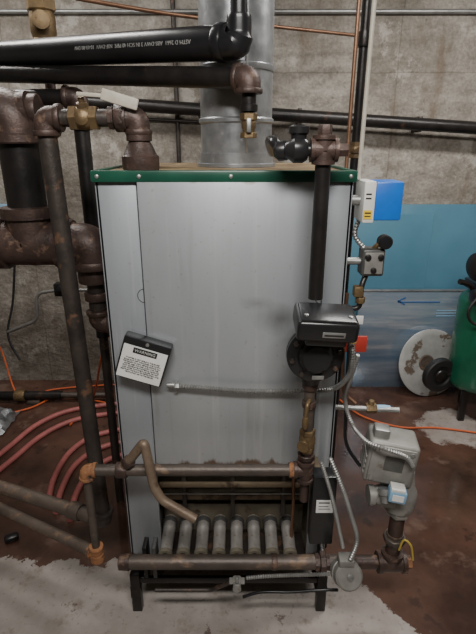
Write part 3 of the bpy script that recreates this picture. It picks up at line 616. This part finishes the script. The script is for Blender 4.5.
# ---------------------------------------------------------------- back wall services
W1=emp('wall_pipe','long black sloping drain pipe fixed along the concrete wall','pipe',pt(300,118,3.14)); part(W1,'pipe',Geo().sweep([pt(60,100,3.14),pt(476,128,3.14),pt(560,134,3.14)],.037,16),blk)
for u in (200,300,420):
    p=pt(u,100+(u-60)*28/416,3.14); part(W1,'hanger',Geo().bb(p.x-.012,p.x+.012,3.13,WY,p.z-.045,p.z+.045,.003),blkrust)
thing('wall_pipe',Geo().sweep([pt(0,112,3.235),pt(200,122,3.235)],.010,10),blkrust,'thin dark pipe running along the wall','pipe')
thing('electrical_conduit',Geo().sweep([V((-2.6,3.243,2.43)),V((2.6,3.243,2.43))],.014,12),steel,'grey conduit running high along the wall','conduit')
g=Geo().sweep(smooth_path([pt(75,-2,2.3),pt(170,14,2.55),pt(270,26,2.8),pt(362,36,3.0)]),.009,10); thing('copper_pipe',g,copper,'copper line crossing overhead','pipe')
xx=pt(174,40,3.235).x
thing('wall_pipe',Geo().sweep([V((xx,3.243,H)),V((xx,3.243,1.2))],.014,10),blkrust,'short vertical dark pipe on the wall','pipe')
g=Geo().tube([pt(8,332,3.1),pt(38,320,3.1),pt(36,293,3.1),pt(60,290,3.1),pt(118,290,3.1)],.012,.06,10)
Lc=emp('wall_tubing','grey tubing with black valve on the lower wall','pipe',pt(38,320,3.1)); part(Lc,'tube',g,steel)
part(Lc,'valve',Geo().box(pt(62,289,3.08),(.09,.07,.09),None,.01).lathe(pt(62,289,3.04),-Y_,[(0,.03),(.03,.03),(.04,.015)],12),blkp)
thing('cable',Geo().flex([pt(15,250,3.15),pt(13,300,3.15),pt(8,335,3.1),pt(20,360,3.05)],.008,0),bhose,'thin black cable hanging on the wall','cable')
wl=pt(4,208,3.235); thing('wall_fixture',Geo().box(wl,(.14,.05,.05),None,.01),lblue,'small blue bracket on the wall','bracket')
# ---------------------------------------------------------------- boards
zA0=pt(400,292,3.2).z; zA1=pt(400,205,3.2).z
thing('foam_board',Geo().bb(.72,1.30,3.195,3.215,0,zA1-.06,.002),foam,'blue insulation board standing against the wall','board','insulation boards')
thing('foam_board',Geo().bb(1.06,2.15,3.222,3.25,0,zA1,.002),foam,'taller blue insulation board against the wall','board','insulation boards')
xb=pt(356,330,3.16).x
Bd=emp('film_wrapped_sheet','shiny sheet in silver-blue protective film with printed arrow','sheet',V((1.3,3.17,0)))
part(Bd,'sheet',Geo().bb(xb,2.2,3.15,3.175,0,zA0+.02,.003),film)
part(Bd,'edge_trim',Geo().bb(xb,2.2,3.146,3.178,zA0+.018,zA0+.03,.002),galv)
a0=pt(398,301,3.148);a1=pt(440,303,3.148)
g=Geo().box((a0+a1)/2,((a1-a0).length,.002,.007),None,0)
g.box(a0+V((.025,0,.012)),(.06,.002,.008),Matrix.Rotation(math.radians(-28),3,'Y'),0).box(a0+V((.025,0,-.012)),(.06,.002,.008),Matrix.Rotation(math.radians(28),3,'Y'),0)
part(Bd,'printed_arrow',g,bink,'blue printed arrow')
for q in range(3):
    zz=zA0-.12-.02*q; part(Bd,'printed_band',Geo().bb(xb+.55,2.18,3.1475,3.1495,zz-.003,zz+.003,0),lblue)
# ---------------------------------------------------------------- disc leaning
dn=V((.20,-1,.24)).normalized(); dc=V((pt(431,357,3.06).x,3.062,.240))
Dd=emp('metal_disc','whitish paint-splotched disc with tan centre leaning against sheet','disc',V((dc.x,dc.y,0)))
part(Dd,'disc',Geo().lathe(dc+dn*-.006,dn,[(0,.236),(.004,.242),(.010,.242),(.013,.236),(.010,.20),(.008,.07)],48),disc)
part(Dd,'hub',Geo().lathe(dc-X*.03,dn,[(0,.062),(.008,.060),(.012,.05),(.008,.04),(.008,.02)],24),brn3,'tan rusted centre')
# ---------------------------------------------------------------- compressor
cy=2.80; cx=pt(480,350,cy).x
Cp=emp('air_compressor','green upright air compressor tank with black motor and wheels','compressor',V((cx,cy,0)))
part(Cp,'tank',Geo().lathe((cx,cy,.18),Z,[(0,.06),(.02,.13),(.05,.165),(.08,.175),(.60,.175),(.63,.165),(.66,.13),(.68,.06)],40),cgreen,'glossy green tank')
mz=pt(462,264,cy-.05).z
g=Geo().lathe((cx+.0,cy-.05,mz),V((-1,-.45,0)),[(0,.08),(.02,.088),(.14,.088),(.15,.078),(.155,.084),(.19,.084),(.20,.06),(.205,.03)],26); g.box((cx,cy,.885),(.26,.2,.06),None,.01)
part(Cp,'motor',g,blkp)
g=Geo().box((cx+.16,cy,mz+.02),(.1,.14,.18),None,.01)
for i in range(5): g.box((cx+.16,cy,mz-.05+i*.035),(.13,.17,.008),None,.002)
part(Cp,'pump_head',g,blk)
wc=pt(440,375,2.78)
g=Geo().lathe(wc+V((-.01,.03,0)),V((.25,-1,0)),[(0,.09),(.005,.108),(.012,.116),(.045,.116),(.052,.108),(.053,.07),(.045,.06)],32)
wh=part(Cp,'wheel',g,bhose); part(wh,'wheel_hub',Geo().lathe(wc+V((.001,-.02,0)),V((.25,-1,0)),[(0,.045),(.008,.04),(.014,.015)],20),blk)
part(Cp,'axle',Geo().sweep([wc,V((cx,cy,wc.z))],.014,10),blk)
part(Cp,'wheel',Geo().lathe(V((cx+.2,cy-.05,wc.z)),V((.25,-1,0)),[(0,.09),(.005,.108),(.012,.116),(.045,.116),(.052,.108)],28),bhose)
for dx,dy in ((-.1,-.1),(.1,-.1),(0,.12)): part(Cp,'foot',Geo().box((cx+dx,cy+dy,.11),(.04,.03,.22),None,.005),blk)
part(Cp,'handle',Geo().tube([(cx-.12,cy-.08,.84),(cx-.20,cy-.12,.93),(cx-.27,cy-.14,.95)],.016,.03),blk)
part(Cp,'gauge',Geo().lathe((cx-.13,cy-.16,.80),V((-.3,-1,0)),[(0,.02),(.01,.028),(.025,.028),(.027,.022)],20),steel)
part(Cp,'regulator',Geo().box((cx-.14,cy-.13,.86),(.09,.07,.08),None,.012),blkp)
g=Geo().flex([V((cx-.15,cy-.19,.90)),V((cx-.22,cy-.2,.80)),V((cx-.19,cy-.2,.72)),V((cx-.10,cy-.22,.70))],.009,0); thing('air_hose',g,bhose,'black air hose looped under the motor','hose')
# ---------------------------------------------------------------- hoses and cords
def floorline(uv,z): return [fl(u,v,z) for u,v in uv]
hl='slim pinkish-red rubber hose bunched on the wet floor'
for uv,h in (([(-20,470),(10,446),(38,424),(72,410),(122,403)],.016),([(-20,486),(14,458),(44,434),(78,419),(124,412)],.016),([(56,512),(62,488),(76,464),(100,448),(132,440)],.016),([(70,520),(76,494),(90,472),(112,458),(140,452)],.016),([(48,505),(54,478),(70,452),(94,436),(128,428)],.016)):
    thing('rubber_hose',Geo().flex(floorline(uv,h),.0155,0,12),hose,hl,'hose','red hoses beside the boiler')
thing('extension_cord',Geo().flex([pt(-10,330,3.2),pt(2,352,3.2)]+floorline([(20,398),(50,390),(90,386),(130,384)],.012),.006,0,8),cord,'orange cord draped down the wall to floor','cord','orange cords')
thing('extension_cord',Geo().flex(floorline([(-10,418),(30,408),(62,396),(112,404)],.01),.006,0,8),cord,'orange cord trailing across floor','cord','orange cords')
thing('extension_cord',Geo().flex(floorline([(340,400),(362,416),(400,427),(440,428),(500,436)],.01),.006,0,8),cord,'orange cord trailing across floor near compressor','cord','orange cords')
thing('extension_cord',Geo().flex([pt(112,330,2.3),pt(104,345,2.3),pt(100,365,2.3)]+floorline([(92,400),(70,425)],.012),.006,0,8),cord,'orange cord hanging beside the header pipe','cord','orange cords')
p0=fl(-30,396,.05);p1=fl(62,395,.05)
Fp=emp('floor_pipe','black pipe lying on the floor with brass coupling','pipe',p0.lerp(p1,.5)); part(Fp,'pipe',Geo().sweep([p0,p1],.03,14),blk)
part(Fp,'coupling',Geo().collar(p0.lerp(p1,.55),p1-p0,.042,.07),brass); part(Fp,'tail',Geo().sweep([p1,fl(110,395,.05)],.02,12),brn2)
part(Fp,'chock',Geo().bb(p0.lerp(p1,.7).x-.04,p0.lerp(p1,.7).x+.04,p1.y-.05,p1.y+.05,0,.022,.003),brn2)
f=Geo(); c=fl(-2,424,0); n=10
for i in range(n):
    for j in range(n):
        f.v.append(V((c.x-.09+.18*i/(n-1)+random.uniform(-.010,.010),c.y-.14+.28*j/(n-1)+random.uniform(-.010,.010),.004+random.uniform(0,.075)*(1 if 0<i<n-1 and 0<j<n-1 else .2))))
for i in range(n-1):
    for j in range(n-1): f.f.append((i*n+j,(i+1)*n+j,(i+1)*n+j+1,i*n+j+1))
thing('foil_sheet',f,galv,'crumpled silver foil lying on the floor','foil')
c=fl(12,540,.0); c.z=.014
thing('rubber_block',Geo().box(c,(.06,.04,.026),Matrix.Rotation(.5,3,'Z'),.01),blkp,'small black rubber block on the floor','block')
# ---------------------------------------------------------------- lights & camera
def area(loc,tgt,sx,sy,pw,col=(1,.965,.92)):
    l=bpy.data.lights.new('ceiling_lamp','AREA'); l.shape='RECTANGLE'; l.size=sx; l.size_y=sy; l.energy=pw; l.color=col
    o=bpy.data.objects.new('ceiling_lamp',l); o.location=loc; o.rotation_euler=(V(tgt)-V(loc)).to_track_quat('-Z','Y').to_euler(); bpy.context.scene.collection.objects.link(o)
area((.05,-.1,2.72),(.0,1.5,.4),1.2,.3,62)
area((1.2,2.0,2.75),(1.2,2.3,0),1.2,.2,42)
area((-1.2,2.3,2.75),(-1.1,2.5,0),1.2,.2,27)
w=bpy.data.worlds.new('w'); bpy.context.scene.world=w; w.use_nodes=True; w.node_tree.nodes['Background'].inputs[0].default_value=(.8,.85,.9,1); w.node_tree.nodes['Background'].inputs[1].default_value=.3
cd=bpy.data.cameras.new('camera'); co=bpy.data.objects.new('camera',cd); co.location=CAM; co.rotation_euler=(math.radians(70),0,0)
cd.sensor_width=36; cd.lens=36*476/634; cd.clip_start=.02
bpy.context.scene.collection.objects.link(co); bpy.context.scene.camera=co
